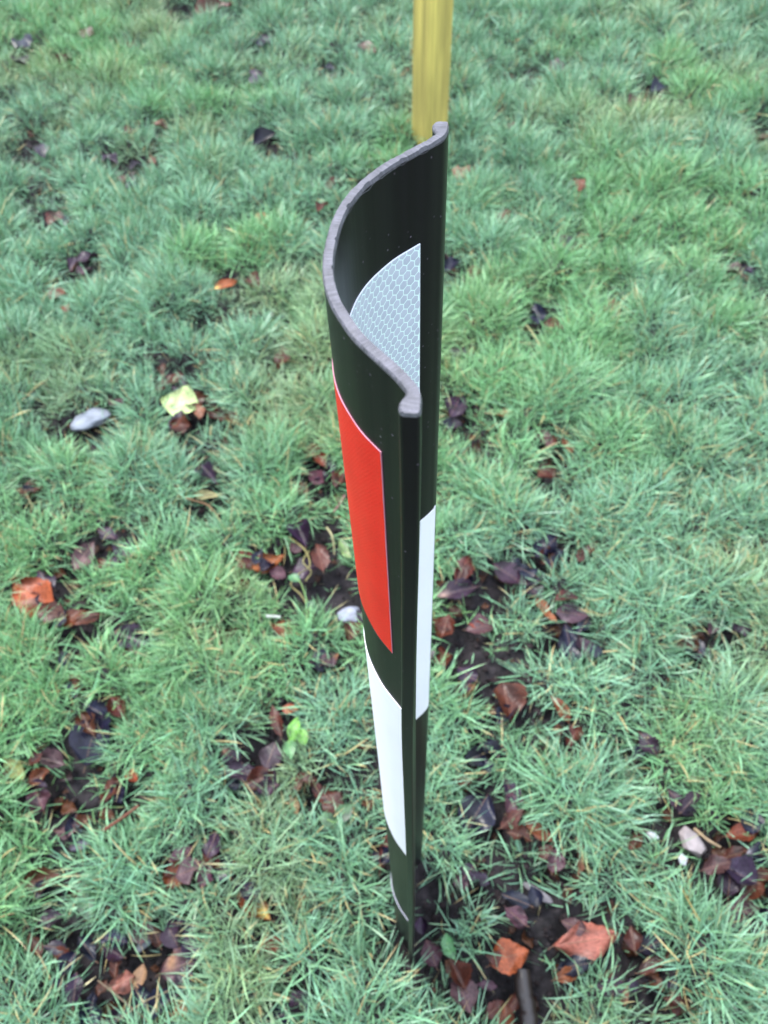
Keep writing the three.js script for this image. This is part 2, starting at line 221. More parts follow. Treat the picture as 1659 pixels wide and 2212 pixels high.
const loopLen = [0]; for (let k = 1; k <= loop.length; k++) { const p = loop[k % loop.length], q = loop[k - 1]; loopLen.push(loopLen[k - 1] + Math.hypot(p[0] - q[0], p[1] - q[1])); }
const postBase = plan(60, 12, 0); postBase.y = 0;
const post = thing('marker_post', postBase, 'black plastic verge marker post of curved section with red and white reflectors', 'marker post');
const toPost = (g) => g.translate(-postBase.x, -postBase.y, -postBase.z);
// black moulded plastic with faint draw lines, dust and specks
const plasticTex = tex(1024, 2048, (i, j) => {
  const u = i / 1024, v = j / 2048; let l = 0.075 + 0.014 * (pnoise(u * 160, v * 3, 160, 210) - 0.5) + 0.014 * (pfbm(u, v, 10, 3, 220) - 0.5);
  const s = hash(i >> 1, j >> 1, 233), near = pfbm(u, v, 14, 2, 240); if (s > 0.9975 - 0.004 * sstep(0.5, 0.75, near)) l += 0.08 + 0.22 * hash(i >> 1, j >> 1, 234);
  return [l * 1.08, l * 0.97, l * 1.12];
}, true);
plasticTex.wrapT = plasticTex.wrapS = THREE.RepeatWrapping;
const plasticBump = tex(512, 64, (i, j) => { const b = 0.6 * pnoise(i / 512 * 128, j / 64 * 2, 128, 250) + 0.4 * pnoise(i / 512 * 256, j / 64 * 4, 256, 251); return [b, b, b]; });
const plastic = new THREE.MeshPhysicalMaterial({ map: plasticTex, bumpMap: plasticBump, bumpScale: 0.00004, roughness: 0.34, specularIntensity: 0.27, specularColor: new THREE.Color(1, 0.74, 1), side: THREE.DoubleSide });
const CUT = 0.0011;
{
  const pos = [], uv = [], idx = [], ys = [], L = loop.length;
  for (let k = 0; k <= 90; k++) ys.push(mix(-0.12, TOP - CUT, k / 90));
  for (const y of ys) for (let k = 0; k <= L; k++) {
    const [s, d0] = loop[k % L], d = d0 + 2.6 * sstep(0.004, 0.24, TOP - y) * (1 - sstep(3, 10, s)), v = plan(s, d, y), sway = 0.0012 * Math.sin((TOP - y) * 3.0); // a very slight bow along its length
    pos.push(v.x + sway, v.y, v.z); uv.push(loopLen[k] / 300, y / 0.6);
  }
  for (let r = 0; r < ys.length - 1; r++) for (let k = 0; k < L; k++) { const a = r * (L + 1) + k; idx.push(a, a + L + 1, a + 1, a + 1, a + L + 1, a + L + 2); }
  mesh('body', toPost(geo(pos, idx, { uv })), plastic, post);
}
const sway = (y) => 0.0012 * Math.sin((TOP - y) * 3.0);
// the sawn top edge: rough, paler, with nicks along the inner arris
const sawTex = tex(512, 256, (i, j) => { const u = i / 512, v = j / 256, n = pfbm(u, v, 16, 4, 300), sc = pnoise(u * 256, v * 12, 256, 310); let l = 0.32 + 0.12 * (n - 0.5) + 0.12 * (sc - 0.5); if (hash(i, j, 320) > 0.985) l += 0.14; return [l * 0.99, l * 0.96, l * 1.05]; }, true);
const sawBump = tex(512, 256, (i, j) => { const b = 0.5 * pnoise(i / 512 * 128, j / 256 * 16, 128, 330) + 0.5 * hash(i, j, 331); return [b, b, b]; });
const sawn = new THREE.MeshStandardMaterial({ map: sawTex, bumpMap: sawBump, bumpScale: 0.00012, roughness: 0.5, side: THREE.DoubleSide });
{
  const pos = [], uv = [], idx = [], y0 = TOP - CUT;
  const W = 7, sub = 4, list = [];
  for (let k = 0; k < NS - 1; k++) for (let q = 0; q < sub; q++) { const t = q / sub; list.push([[mix(secI[k][0], secI[k + 1][0], t), mix(secI[k][1], secI[k + 1][1], t)], [mix(secO[k][0], secO[k + 1][0], t), mix(secO[k][1], secO[k + 1][1], t)]]); }
  list.push([secI[NS - 1], secO[NS - 1]]); list.unshift(list[0]); list.push(list[list.length - 1]);
  let run = 0, prev = list[0][0];
  list.forEach(([p, q], n) => {
    run += Math.hypot(p[0] - prev[0], p[1] - prev[1]); prev = p;
    const inMid = sstep(8, 20, p[0]) * (1 - sstep(112, 119, p[0]));
    const rag = inMid * (0.05 + 0.05 * vnoise(run * 0.9, 3, 9) + 0.30 * sstep(0.6, 0.85, vnoise(run * 0.33, 7, 12)) * sstep(30, 50, p[0]));
    const ragO = 0.08 * vnoise(run * 0.9, 1, 30);
    const cutI = 0.0009 * (0.1 + 0.5 * vnoise(run * 0.25, 5, 14) + 0.4 * sstep(0.6, 0.85, vnoise(run * 0.33, 7, 12))) * inMid;
    // inner bottom, inner chamfer top, across the top, outer top, outer bottom
    const at = (t) => [mix(p[0], q[0], t), mix(p[1], q[1], t)];
    const top = (t) => TOP + 0.00016 * (vnoise(run * 0.35, t * 2, 17) - 0.5);
    const rows = [[at(0), y0 - cutI], [at(0.03 + 0.12 * rag), y0 + CUT * 0.45 - cutI * 0.5], [at(0.07 + 0.55 * rag), top(0.2)], [at(0.42), top(0.45)], [at(0.68), top(0.7)], [at(0.93 - ragO), top(0.95) - 0.0001], [at(1), y0 + CUT * 0.5], [at(1), y0 - 0.0002]];
    const shut = n === 0 || n === list.length - 1;
    rows.forEach(([[s, d], y0r], r) => { const y = shut ? Math.min(y0r, y0 - 0.0002) : y0r; const o = r === 0 ? -0.0001 : r === W ? 0.0001 : 0; const v = plan(s, d + o * 1000 * 0.6, y); pos.push(v.x, v.y, v.z); uv.push(run / 60, r / W * 0.2); });
    if (n) for (let r = 0; r < W; r++) { const a = (n - 1) * (W + 1) + r; idx.push(a, a + 1, a + W + 1, a + 1, a + W + 2, a + W + 1); }
  });
  const o = mesh('sawn_edge', toCreasedNormals(toPost(geo(pos, idx, { uv })), 0.5), sawn, post); o.userData.label = 'rough grey sawn top edge';
}
// a thin sheet stuck on the curved face
function sheet(a0, a1, y0, y1, base, thick, side, na = 48, ny = 24, jag = 0) {
  const sgn = side === 'out' ? 1 : -1, at = (o) => (side === 'out' ? THK : 0) + sgn * o;
  const pos = [], uv = [], idx = [];
  for (let j = 0; j <= ny; j++) for (let i = 0; i <= na; i++) {
    const a = mix(a0, a1, i / na), e = jag * (vnoise(i * 0.7, j < ny / 2 ? 1 : 2, 44) - 0.5), y = mix(y0, y1, j / ny) + (j === 0 || j === ny ? e : 0);
    const [s, d] = onArc(a, at(base + thick)), v = plan(s, d, y); pos.push(v.x + sway(y), v.y, v.z); uv.push(a / 1000, y);
  }
  for (let j = 0; j < ny; j++) for (let i = 0; i < na; i++) { const q = j * (na + 1) + i; idx.push(q, q + 1, q + na + 1, q + 1, q + na + 2, q + na + 1); }
  return geo(pos, idx, { uv });
}
function sheetEdge(a0, a1, y0, y1, base, thick, side, wide = 0) { // the cut border of that sheet, as a shallow bevel
  const sgn = side === 'out' ? 1 : -1, at = (o) => (side === 'out' ? THK : 0) + sgn * o, ring = [], n = 40;
  for (let i = 0; i <= n; i++) ring.push([mix(a0, a1, i / n), y1, 0, 1]);
  for (let i = 0; i <= n; i++) ring.push([a1, mix(y1, y0, i / n), 1, 0]);
  for (let i = 0; i <= n; i++) ring.push([mix(a1, a0, i / n), y0, 0, -1]);
  for (let i = 0; i <= n; i++) ring.push([a0, mix(y0, y1, i / n), -1, 0]);
  const pos = [], uv = [], idx = [];
  ring.forEach(([a, y, da, dy], k) => {
    const w = wide * (0.55 + 0.9 * vnoise(k * 0.8, 2, 60));
    for (const [o, g] of [[base + thick + 0.02, -w], [base + thick + 0.02, 0.01], [base - 0.02, 0.06]]) { const [s, d] = onArc(a + da * g, at(o)), v = plan(s, d, y + dy * g / 1000); pos.push(v.x + sway(y), v.y, v.z); uv.push(a / 1000, y); }
    if (k) for (let r = 0; r < 2; r++) { const q = (k - 1) * 3 + r; idx.push(q, q + 1, q + 3, q + 1, q + 4, q + 3); }
  });
  return geo(pos, idx, { uv });
}
const redTex = tex(512, 512, (i, j) => { // fine slanting weave of the sheeting
  const u = i / 512, v = j / 512, w = Math.sin((u * 64 + v * 40) * 2 * Math.PI) * Math.sin((u * 64 - v * 24) * 2 * Math.PI), st = pnoise(u * 128, v * 128, 128, 400), big = pfbm(u, v, 4, 3, 410);
  const l = 0.80 + 0.05 * w - (st > 0.82 ? 0.08 : 0) + 0.06 * (big - 0.5); return [l, l * 0.165, l * 0.135];
}, true);
redTex.repeat.set(1 / 0.04, 1 / 0.04);
const redBump = tex(256, 256, (i, j) => { const u = i / 256, v = j / 256, b = 0.5 + 0.5 * Math.sin((u * 32 + v * 20) * 2 * Math.PI); return [b, b, b]; }); redBump.repeat.set(1 / 0.04, 1 / 0.04);
const redMat = new THREE.MeshPhysicalMaterial({ map: redTex, bumpMap: redBump, bumpScale: 0.00002, roughness: 0.42, specularIntensity: 0.4, side: THREE.DoubleSide });
const redEdgeMat = new THREE.MeshStandardMaterial({ color: new THREE.Color(0.42, 0.17, 0.23), roughness: 0.6, side: THREE.DoubleSide });
const whiteTex = tex(256, 256, (i, j) => { const l = 0.885 + 0.03 * (pfbm(i / 256, j / 256, 6, 4, 430) - 0.5); return [l * 1.01, l * 0.995, l * 1.03]; }, true); whiteTex.repeat.set(6, 6);
const whiteMat = new THREE.MeshPhysicalMaterial({ map: whiteTex, roughness: 0.45, side: THREE.DoubleSide });
{
  const Y = (d) => H - d;
  const red = mesh('red_reflector', toPost(sheet(20.4, 115.7, Y(0.281), Y(0.160), 0.05, 0.28, 'out', 60, 30, 0.0003)), redMat, post); red.userData.label = 'red reflective sheet on the outer face';
  mesh('sheet_border', toPost(sheetEdge(20.4, 115.7, Y(0.281), Y(0.160), 0.05, 0.28, 'out', 0.2)), redEdgeMat, red);
  const wo = mesh('white_band', toPost(sheet(15.5, 120.6, Y(0.607), Y(0.329), 0.05, 0.25, 'out')), whiteMat, post); wo.userData.label = 'white band on the outer face';
  mesh('sheet_border', toPost(sheetEdge(15.5, 120.6, Y(0.607), Y(0.329), 0.05, 0.25, 'out')), whiteMat, wo);
  const wi = mesh('white_band', toPost(sheet(10.5, 131, Y(0.5775), Y(0.3185), 0.05, 0.25, 'in')), whiteMat, post); wi.userData.label = 'white band on the hollow face';
  mesh('sheet_border', toPost(sheetEdge(10.5, 131, Y(0.5775), Y(0.3185), 0.05, 0.25, 'in')), whiteMat, wi);
  // honeycomb reflector on the hollow face
  const ribMat = new THREE.MeshStandardMaterial({ color: new THREE.Color(0.66, 0.80, 0.78), roughness: 0.5, side: THREE.DoubleSide });
  const cellMats = [[0.43, 0.445, 0.535], [0.445, 0.46, 0.55], [0.415, 0.43, 0.52]].map((c) => new THREE.MeshPhysicalMaterial({ color: new THREE.Color(...c), roughness: 0.32, side: THREE.DoubleSide }));
  const a0 = 19, a1 = 117.8, y0 = 0.2775, y1 = 0.159;
  const hc = mesh('honeycomb_reflector', toPost(sheet(a0, a1, Y(y0), Y(y1), 0.05, 0.25, 'in', 60, 6)), ribMat, post); hc.userData.label = 'pale blue honeycomb reflective sheet on the hollow face';
  mesh('sheet_border', toPost(sheetEdge(a0, a1, Y(y0), Y(y1), 0.05, 0.25, 'in', 0.25)), new THREE.MeshStandardMaterial({ color: new THREE.Color(0.62, 0.64, 0.74), roughness: 0.5, side: THREE.DoubleSide }), hc);
  const R = 2.02, w = Math.sqrt(3) * R, rowH = 1.5 * R, cells = [];
  for (let r = 0, y = y1 * 1000 + 0.3; y < y0 * 1000 + R; y += rowH, r++) for (let a = a0 + (r & 1 ? w / 2 : 0); a < a1 + w / 2; a += w) {
    // a hexagon clipped by the sheet, bent round the face
    const rim = R * 0.86, pts = []; for (let k = 0; k < 6; k++) { const t = Math.PI / 6 + k * Math.PI / 3; pts.push([clamp(a + rim * Math.cos(t), a0 + 0.3, a1 - 0.3), clamp(y + rim * Math.sin(t), y1 * 1000 + 0.3, y0 * 1000 - 0.3)]); }
    if (Math.max(...pts.map((p) => p[0])) - Math.min(...pts.map((p) => p[0])) < 0.5 || Math.max(...pts.map((p) => p[1])) - Math.min(...pts.map((p) => p[1])) < 0.5) continue;
    const pos = [], idx = [], put = (pa, py, off) => { const [s, d] = onArc(pa, -off), v = plan(s, d, H - py / 1000); pos.push(v.x - postBase.x + sway(v.y), v.y, v.z - postBase.z); };
    const ca = pts.reduce((q, p) => q + p[0], 0) / 6, cy = pts.reduce((q, p) => q + p[1], 0) / 6;
    put(ca, cy, 0.36);
    for (const [pa, py] of pts) put(pa, py, 0.36);
    for (const [pa, py] of pts) put(mix(pa, ca, -0.04), mix(py, cy, -0.04), 0.29);
    for (let k = 0; k < 6; k++) { const n = (k + 1) % 6; idx.push(0, 1 + k, 1 + n, 1 + k, 7 + k, 1 + n, 1 + n, 7 + k, 7 + n); }
    // how much of it the photograph shows: the far (right) upper part of the sheet
    cells.push([a * 1.0 - (y - y1 * 1000) * 0.75, geo(pos, idx), Math.floor(hash(r, Math.round(a * 10), 7) * 3)]);
  }
  cells.sort((p, q) => q[0] - p[0]);
  cells.slice(0, 300).forEach(([, g, m]) => mesh('reflector_cell', g, cellMats[m], hc));
  for (let m = 0; m < 3; m++) mesh('reflector_cells', mergeGeometries(cells.slice(300).filter((c) => c[2] === m).map((c) => c[1])), cellMats[m], hc).userData.kind = 'stuff';
  // planting-depth line moulded low on the outer face
  const linePos = []; for (let k = 0; k <= 60; k++) { const [s, d] = onArc(mix(15.5, 120, k / 60), THK + 0.15); linePos.push(plan(s, d, Y(0.8885)).setX(plan(s, d, 0).x + sway(Y(0.8885)))); }
  const ln = mesh('depth_line', toPost(new THREE.TubeGeometry(new THREE.CatmullRomCurve3(linePos), 120, 0.00085, 6)), new THREE.MeshStandardMaterial({ color: new THREE.Color(0.32, 0.31, 0.36), roughness: 0.4, side: THREE.DoubleSide }), post); ln.userData.label = 'thin pale line near the foot';
}

// ------------------------------------------------------------------ the timber post behind
{
  const f = ground(927, 312, 0.0), d = Math.hypot(f.x, f.z), wide = 74 / FPX * Math.hypot(d, H * 0.9) * 0.85;
  const t = thing('timber_post', f, 'pale yellow green timber post standing in the grass behind the marker post', 'timber post');
  const woodTex = tex(512, 512, (i, j) => { const u = i / 512, v = j / 512, g = pnoise(u * 48 + 2 * pnoise(u * 6, v * 2, 6, 500), v * 3, 48, 510), st = pnoise(u * 9, v * 2, 9, 520), bl = pfbm(u, v, 5, 4, 530), kn = Math.exp(-(((u * 3 + 0.3) % 1 - 0.5) ** 2 / 0.004 + ((v * 2) % 1 - 0.4) ** 2 / 0.0012)), l = 0.71 + 0.09 * (g - 0.5) + 0.10 * (st - 0.5) + 0.34 * (bl - 0.5) - 0.2 * kn; return [l * 1.02, l * 0.92, l * 0.49]; }, true);
  const woodBump = tex(512, 128, (i, j) => { const b = pnoise(i / 512 * 48, j / 128 * 2, 48, 510); return [b, b, b]; });
  const wood = new THREE.MeshStandardMaterial({ map: woodTex, bumpMap: woodBump, bumpScale: 0.0015, roughness: 0.8, side: THREE.DoubleSide });
  const sh = new THREE.Shape(), a = wide / 2 / 1.32, c = 0.008;
  sh.moveTo(-a + c, -a); sh.lineTo(a - c, -a); sh.quadraticCurveTo(a, -a, a, -a + c); sh.lineTo(a, a - c); sh.quadraticCurveTo(a, a, a - c, a); sh.lineTo(-a + c, a); sh.quadraticCurveTo(-a, a, -a, a - c); sh.lineTo(-a, -a + c); sh.quadraticCurveTo(-a, -a, -a + c, -a);
  const g = new THREE.ExtrudeGeometry(sh, { depth: 1.75, bevelEnabled: true, bevelSize: 0.004, bevelThickness: 0.004, bevelSegments: 2, curveSegments: 4, steps: 12 });
  { const p = g.attributes.position, uv = g.attributes.uv; for (let k = 0; k < p.count; k++) { const ang = Math.atan2(p.getY(k), p.getX(k)); uv.setXY(k, ang / (2 * Math.PI) * 1.6, p.getZ(k) * 1.1); } }
  g.rotateX(-Math.PI / 2); g.translate(0, -0.25, 0); g.rotateY(0.62);
  mesh('shaft', g, wood, t);
  t.rotation.z = -0.012;
}

// ------------------------------------------------------------------ fallen leaves
const leafTex = tex(256, 256, (i, j) => {
  const u = i / 256, v = j / 256, w = Math.abs(v - 0.5) * 2; // u along the leaf, v across it
  let l = 0.62 + 0.55 * (pfbm(u, v, 5, 4, 600) - 0.5) + 0.4 * (pfbm(u, v, 18, 3, 610) - 0.5);
  const q = ((u * 9 - w * 1.7) % 1 + 1) % 1, side = Math.exp(-((q - 0.5) ** 2) / 0.006) * (1 - 0.5 * w), mid = Math.exp(-(w * w) / 0.0025);
  l += 0.20 * side + 0.30 * mid; if (pnoise(u * 26, v * 26, 26, 620) > 0.84) l *= 0.55;
  return [l, l, l];
});
const leafBump = tex(256, 256, (i, j) => { const u = i / 256, v = j / 256, w = Math.abs(v - 0.5) * 2, q = ((u * 9 - w * 1.7) % 1 + 1) % 1; const b = 0.5 + 0.3 * pfbm(u, v, 10, 3, 600) - 0.4 * Math.exp(-((q - 0.5) ** 2) / 0.008) * (1 - w * 0.5) - 0.4 * Math.exp(-(w * w) / 0.004); return [b, b, b]; });
const leafMats = {};
const leafMat = (r) => leafMats[r] ??= new THREE.MeshPhysicalMaterial({ map: leafTex, bumpMap: leafBump, bumpScale: 0.0007, roughness: r, specularIntensity: 0.5, vertexColors: true, side: THREE.DoubleSide });
const stalkMat = new THREE.MeshStandardMaterial({ color: new THREE.Color(0.11, 0.055, 0.03), roughness: 0.5, side: THREE.DoubleSide });
function leafShape(L, W, color, { bend = 0.2, cup = 0.3, wave = 0.1, ragged = 0.06, tipped = 0.6, spot, twist = 0, fold = 0, torn = null } = {}) {
  const nu = 14, nv = 8, pos = [], uv = [], col = [], idx = [], k0 = rnd() * 100;
  const half = (t) => Math.pow(Math.sin(Math.PI * Math.pow(clamp(t), 0.74 + 0.25 * tipped)), 0.95) * 0.52;
  for (let i = 0; i <= nu; i++) for (let j = 0; j <= nv; j++) {
    const t = i / nu, s = j / nv * 2 - 1, teeth = 1 + ragged * 2.2 * (vnoise(t * 9, s > 0 ? 1 : 4, k0 | 0) - 0.5) + ragged * 0.7 * Math.sin(t * 40 + (s > 0 ? 0 : 1.3));
    const bite = torn && (s > 0) === (torn[0] > 0) ? 1 - torn[2] * Math.exp(-((t - torn[1]) ** 2) / 0.02) : 1, hw = (half(t) * teeth * bite + 0.004) * W, x = (t - 0.5) * L, z = s * hw;
    let y = -bend * L * 4 * (t - 0.5) ** 2 * 0.25 + cup * W * 0.5 * (s * s) * half(t) * 2 + wave * W * 0.22 * Math.sin(t * 9 + k0 + s * 2.2) * Math.abs(s) + 0.05 * W * (vnoise(t * 4 + k0, s * 2 + k0, 3) - 0.5);
    y += twist * z * (t - 0.5) * 2 + fold * Math.abs(z);
    pos.push(x, y, z); uv.push(t * 0.98 + 0.01, s * hw / W * 0.98 + 0.5);
    let n = 0.75 + 0.6 * vnoise(t * 5 + k0, s * 2.4 + k0, 5), c = color.map((q) => q * n);
    const n2 = sstep(0.55, 0.8, vnoise(t * 3.1 + k0 * 2, s * 1.5 - k0, 8)); c = c.map((q, m) => mix(q, color[m] * 0.45, n2));
    if (spot) { const w = Math.exp(-((t - spot[0]) ** 2 / 0.02 + (s - spot[1]) ** 2 / 0.25)); c = c.map((q, m) => mix(q, spot[2][m], clamp(w * 1.2))); }
    col.push(...c.map((q) => q * 1.6));
  }
  for (let i = 0; i < nu; i++) for (let j = 0; j < nv; j++) { const a = i * (nv + 1) + j; idx.push(a, a + nv + 1, a + 1, a + 1, a + nv + 1, a + nv + 2); }
  const mid = []; for (let i = 0; i <= nu; i++) { const q = (i * (nv + 1) + nv / 2) * 3; mid.push(new THREE.Vector3(pos[q], pos[q + 1] - 0.0003, pos[q + 2])); }
  return [geo(pos, idx, { uv, col }), mid];
}
const SPOTS = { 'long reddish leaf with a yellow spot lying across the grass': [0.2, 0.1, [0.6, 0.42, 0.1]], 'purple leaf with a tan spot beside broad mauve leaves': [0.75, -0.1, [0.36, 0.2, 0.13]], 'two-toned purple leaf with a tan edge in a hollow of the grass': [0.2, 0.6, [0.2, 0.1, 0.06]], 'narrow orange leaf with a yellow end lying flat on the grass': [0.08, 0, [0.5, 0.36, 0.1]], 'mottled purple and tan leaf on dark soil': [0.35, -0.5, [0.26, 0.14, 0.08]], 'long purple leaf with a pale tip pointing at the marker post': [0.1, 0, [0.36, 0.24, 0.2]], 'purple and tan leaf in the grass beside the marker post': [0.8, 0.5, [0.26, 0.13, 0.06]], 'plum and tan leaf on the grass with a yellow tip beside it': [0.25, 0.4, [0.34, 0.27, 0.12]], 'curled orange and pink leaf on dark soil between tufts': [0.85, 0, [0.4, 0.26, 0.2]], 'blue grey shiny leaf with a pale edge on wet brown leaves': [0.9, 0.3, [0.3, 0.3, 0.34]] };
const UPRIGHT = { 'upright curled tan brown leaf standing in the grass': 0.8, 'mauve brown leaf standing up in the far grass': 0.7, 'folded mauve brown leaf standing in the grass beside a purple one': 0.5, 'pinkish brown leaf standing against the foot of the marker post': 0.9 };
const MARKS = [[388, 872, 'the large pale yellow leaf'], [190, 908, 'the pale grey stone'], [75, 1287, 'the large glossy orange brown leaf'], [690, 1270, 'the bare patch of soil'], [752, 1328, 'the flat pale grey stone'], [205, 1578, 'the large long blue black leaf'], [632, 1600, 'the bright green weed'], [870, 2060, 'the foot of the marker post'], [1130, 2150, 'the thick dark twig'], [1270, 2032, 'the largest pinkish brown leaf'], [1497, 1818, 'the jagged pinkish white chip'], [1250, 1850, 'the upright curled tan leaf'], [1030, 1757, 'the large crumpled blue black leaf'], [1230, 1392, 'the blue black leaf under a grass blade'], [547, 1955, 'the long reddish leaf with a yellow spot'], [265, 2122, 'the pinkish mauve rounded leaf'], [927, 312, 'the foot of the timber post'], [1224, 530, 'the plum coloured leaf'], [567, 470, 'the small bright orange leaf'], [1202, 148, 'the mauve leaf standing up'], [178, 562, 'the two-toned purple leaf'], [460, 22, 'the long dark brown far leaf'], [1095, 1512, 'the broad scalloped red brown leaf'], [1100, 1242, 'the broad ragged purple leaf'], [487, 615, 'the narrow orange leaf with a yellow end'], [1582, 588, 'the plum and tan leaf'], [262, 1768, 'the thin reddish brown twig'], [735, 1090, 'the short pinkish twig'], [480, 1870, 'the ragged rusty and blue black pair'], [1615, 1972, 'the large ragged plum leaf']];
for (const [x, y, l, wd, turn, look, label] of LEAVES) {
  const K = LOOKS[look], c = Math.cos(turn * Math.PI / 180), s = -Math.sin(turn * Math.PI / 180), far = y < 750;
  const y0 = level(ground(x, y, 0.012).x, ground(x, y, 0.012).z), rise = Math.max(0.012, y0 + (far ? 0.056 : 0.032) + 0.008 * hash(x, y, 3));
  const m = ground(x, y, rise), p = ground(x - c * l / 2, y - s * l / 2, rise), q = ground(x + c * l / 2, y + s * l / 2, rise), e = ground(x - s * wd / 2, y + c * wd / 2, rise), f = ground(x + s * wd / 2, y - c * wd / 2, rise);
  const dir = q.clone().sub(p), L = Math.min(dir.length(), l / FPX * m.distanceTo(camera.position) * 1.35) * 1.06, W = clamp(Math.min(e.distanceTo(f), wd / FPX * m.distanceTo(camera.position) * 1.25) * 1.1, L * 0.28, L * 0.74), up = UPRIGHT[label] ?? 0;
  const big = l > 48 || !!label, size = l * wd > 2600 ? 'large' : l * wd > 1250 ? 'middling' : 'small';
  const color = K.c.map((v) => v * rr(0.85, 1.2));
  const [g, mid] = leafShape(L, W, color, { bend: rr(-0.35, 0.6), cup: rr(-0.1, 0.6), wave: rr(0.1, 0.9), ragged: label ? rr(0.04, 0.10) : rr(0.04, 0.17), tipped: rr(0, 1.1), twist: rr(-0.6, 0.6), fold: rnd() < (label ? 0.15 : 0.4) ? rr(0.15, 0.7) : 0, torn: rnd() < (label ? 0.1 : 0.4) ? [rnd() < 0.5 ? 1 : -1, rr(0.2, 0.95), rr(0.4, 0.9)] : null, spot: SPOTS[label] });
  const near = MARKS.map(([a, b, n]) => [m.distanceTo(ground(a, b, m.y)), n]).sort((a, b) => a[0] - b[0])[0];
  const text = label ?? `${size} ${K.say} leaf ${near[0] < 0.09 ? 'beside' : near[0] < 0.25 ? 'near' : 'some way from'} ${near[1]}`;
  const t = thing('fallen_leaf', m, text, 'leaf', label ? undefined : `${K.say} leaves fallen in the grass`);
  t.rotation.order = 'YXZ'; t.rotation.y = Math.atan2(-dir.z, dir.x); t.rotation.x = rr(-0.3, 0.3) + up * 0.9; t.rotation.z = rr(-0.15, 0.15) + up * 0.35;
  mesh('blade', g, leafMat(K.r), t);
  if (big) {
    const pts = mid.slice(0, 15).filter((_, k) => k % 2 === 0), start = mid[0].clone(); start.x -= L * 0.1; start.y += 0.001; start.z += rr(-0.05, 0.05) * L;
    mesh('midrib', new THREE.TubeGeometry(new THREE.CatmullRomCurve3([start, ...pts]), 18, 0.00055, 5), stalkMat, t);
  }
}

// ------------------------------------------------------------------ stones, chips, twigs, runners, weeds
const stoneTex = tex(128, 128, (i, j) => { const n = pfbm(i / 128, j / 128, 6, 4, 700); const l = 0.7 + 0.5 * (n - 0.5); return [l, l, l]; });
function stone(px, py, l, w, turn, color, label, name = 'stone', cat = 'stone', rough = 0.6, flat = 0.55, sharp = 0) {
  const b = ground(px, py, 0.01), y0 = Math.max(0.0, level(b.x, b.z) + (sharp ? 0.02 : 0.012)), m = ground(px, py, y0), k = m.distanceTo(camera.position) / FPX, L = l * k, W = w * k;
  let g; const k0 = hash(px, py, 1) * 50;
  if (sharp) { // a broken flake: the hull of a few scattered points
    const pts = []; for (let i = 0; i < 26; i++) { const a = i * 2.4 + hash(i, px, 5) * 1.2, r = 0.26 + 0.26 * hash(i, py, 6); pts.push(new THREE.Vector3(Math.cos(a) * r * L, (hash(i, px, 8) - 0.5) * W * flat, Math.sin(a) * r * W)); }
    g = new ConvexGeometry(pts); g.setAttribute('uv', new THREE.Float32BufferAttribute(Array.from({ length: g.attributes.position.count }, (_, i) => [g.attributes.position.getX(i) * 20, g.attributes.position.getZ(i) * 20]).flat(), 2));
  } else {
    g = new THREE.IcosahedronGeometry(0.5, 5); const p = g.attributes.position;
    for (let i = 0; i < p.count; i++) { const v = new THREE.Vector3().fromBufferAttribute(p, i), s = 0.66 + 0.6 * vnoise(v.x * 2.8 + k0, v.y * 2.2 + v.z * 2.3 + k0, 2) + 0.10 * vnoise(v.x * 9 + k0, v.z * 9 - v.y * 7, 4); p.setXYZ(i, v.x * s * L, v.y * s * W * flat, v.z * s * W); }
    g.computeVertexNormals();
  }
  const o = mesh(name, g, new THREE.MeshStandardMaterial({ map: stoneTex, bumpMap: stoneTex, bumpScale: 0.001, color: new THREE.Color(...color), roughness: rough, side: THREE.DoubleSide }));
  o.position.copy(m); o.rotation.y = turn * Math.PI / 180; o.userData = { label, category: cat };
}
stone(190, 908, 78, 44, 25, [0.27, 0.29, 0.34], 'pale grey stone beside the large yellow leaf');
stone(752, 1328, 46, 38, 20, [0.28, 0.29, 0.36], 'flat pale grey stone on bare soil beside the marker post', 'stone', 'stone', 0.5, 0.35);
stone(1409, 1805, 26, 15, -30, [0.5, 0.5, 0.53], 'small white chip at the edge of the grass apart from two others', 'stone_chip', 'chip', 0.4, 0.4, 0.4);
stone(1475, 1857, 22, 18, 70, [0.5, 0.5, 0.53], 'small white chip on black soil below the jagged one', 'stone_chip', 'chip', 0.4, 0.4, 0.4);
stone(1497, 1818, 60, 46, -60, [0.37, 0.31, 0.31], 'jagged pinkish white chip on the black soil', 'stone_chip', 'chip', 0.4, 0.4, 0.7);
stone(312, 2034, 34, 22, 40, [0.16, 0.17, 0.18], 'small grey stone on dark soil among grass blades');
stone(170, 1828, 40, 16, 15, [0.13, 0.11, 0.15], 'flat grey violet stone in a gap below a blackened leaf');
stone(1160, 1926, 52, 18, -35, [0.16, 0.14, 0.15], 'grey slanting chip of stone sunk between grass tufts', 'stone_chip', 'chip', 0.5, 0.5);
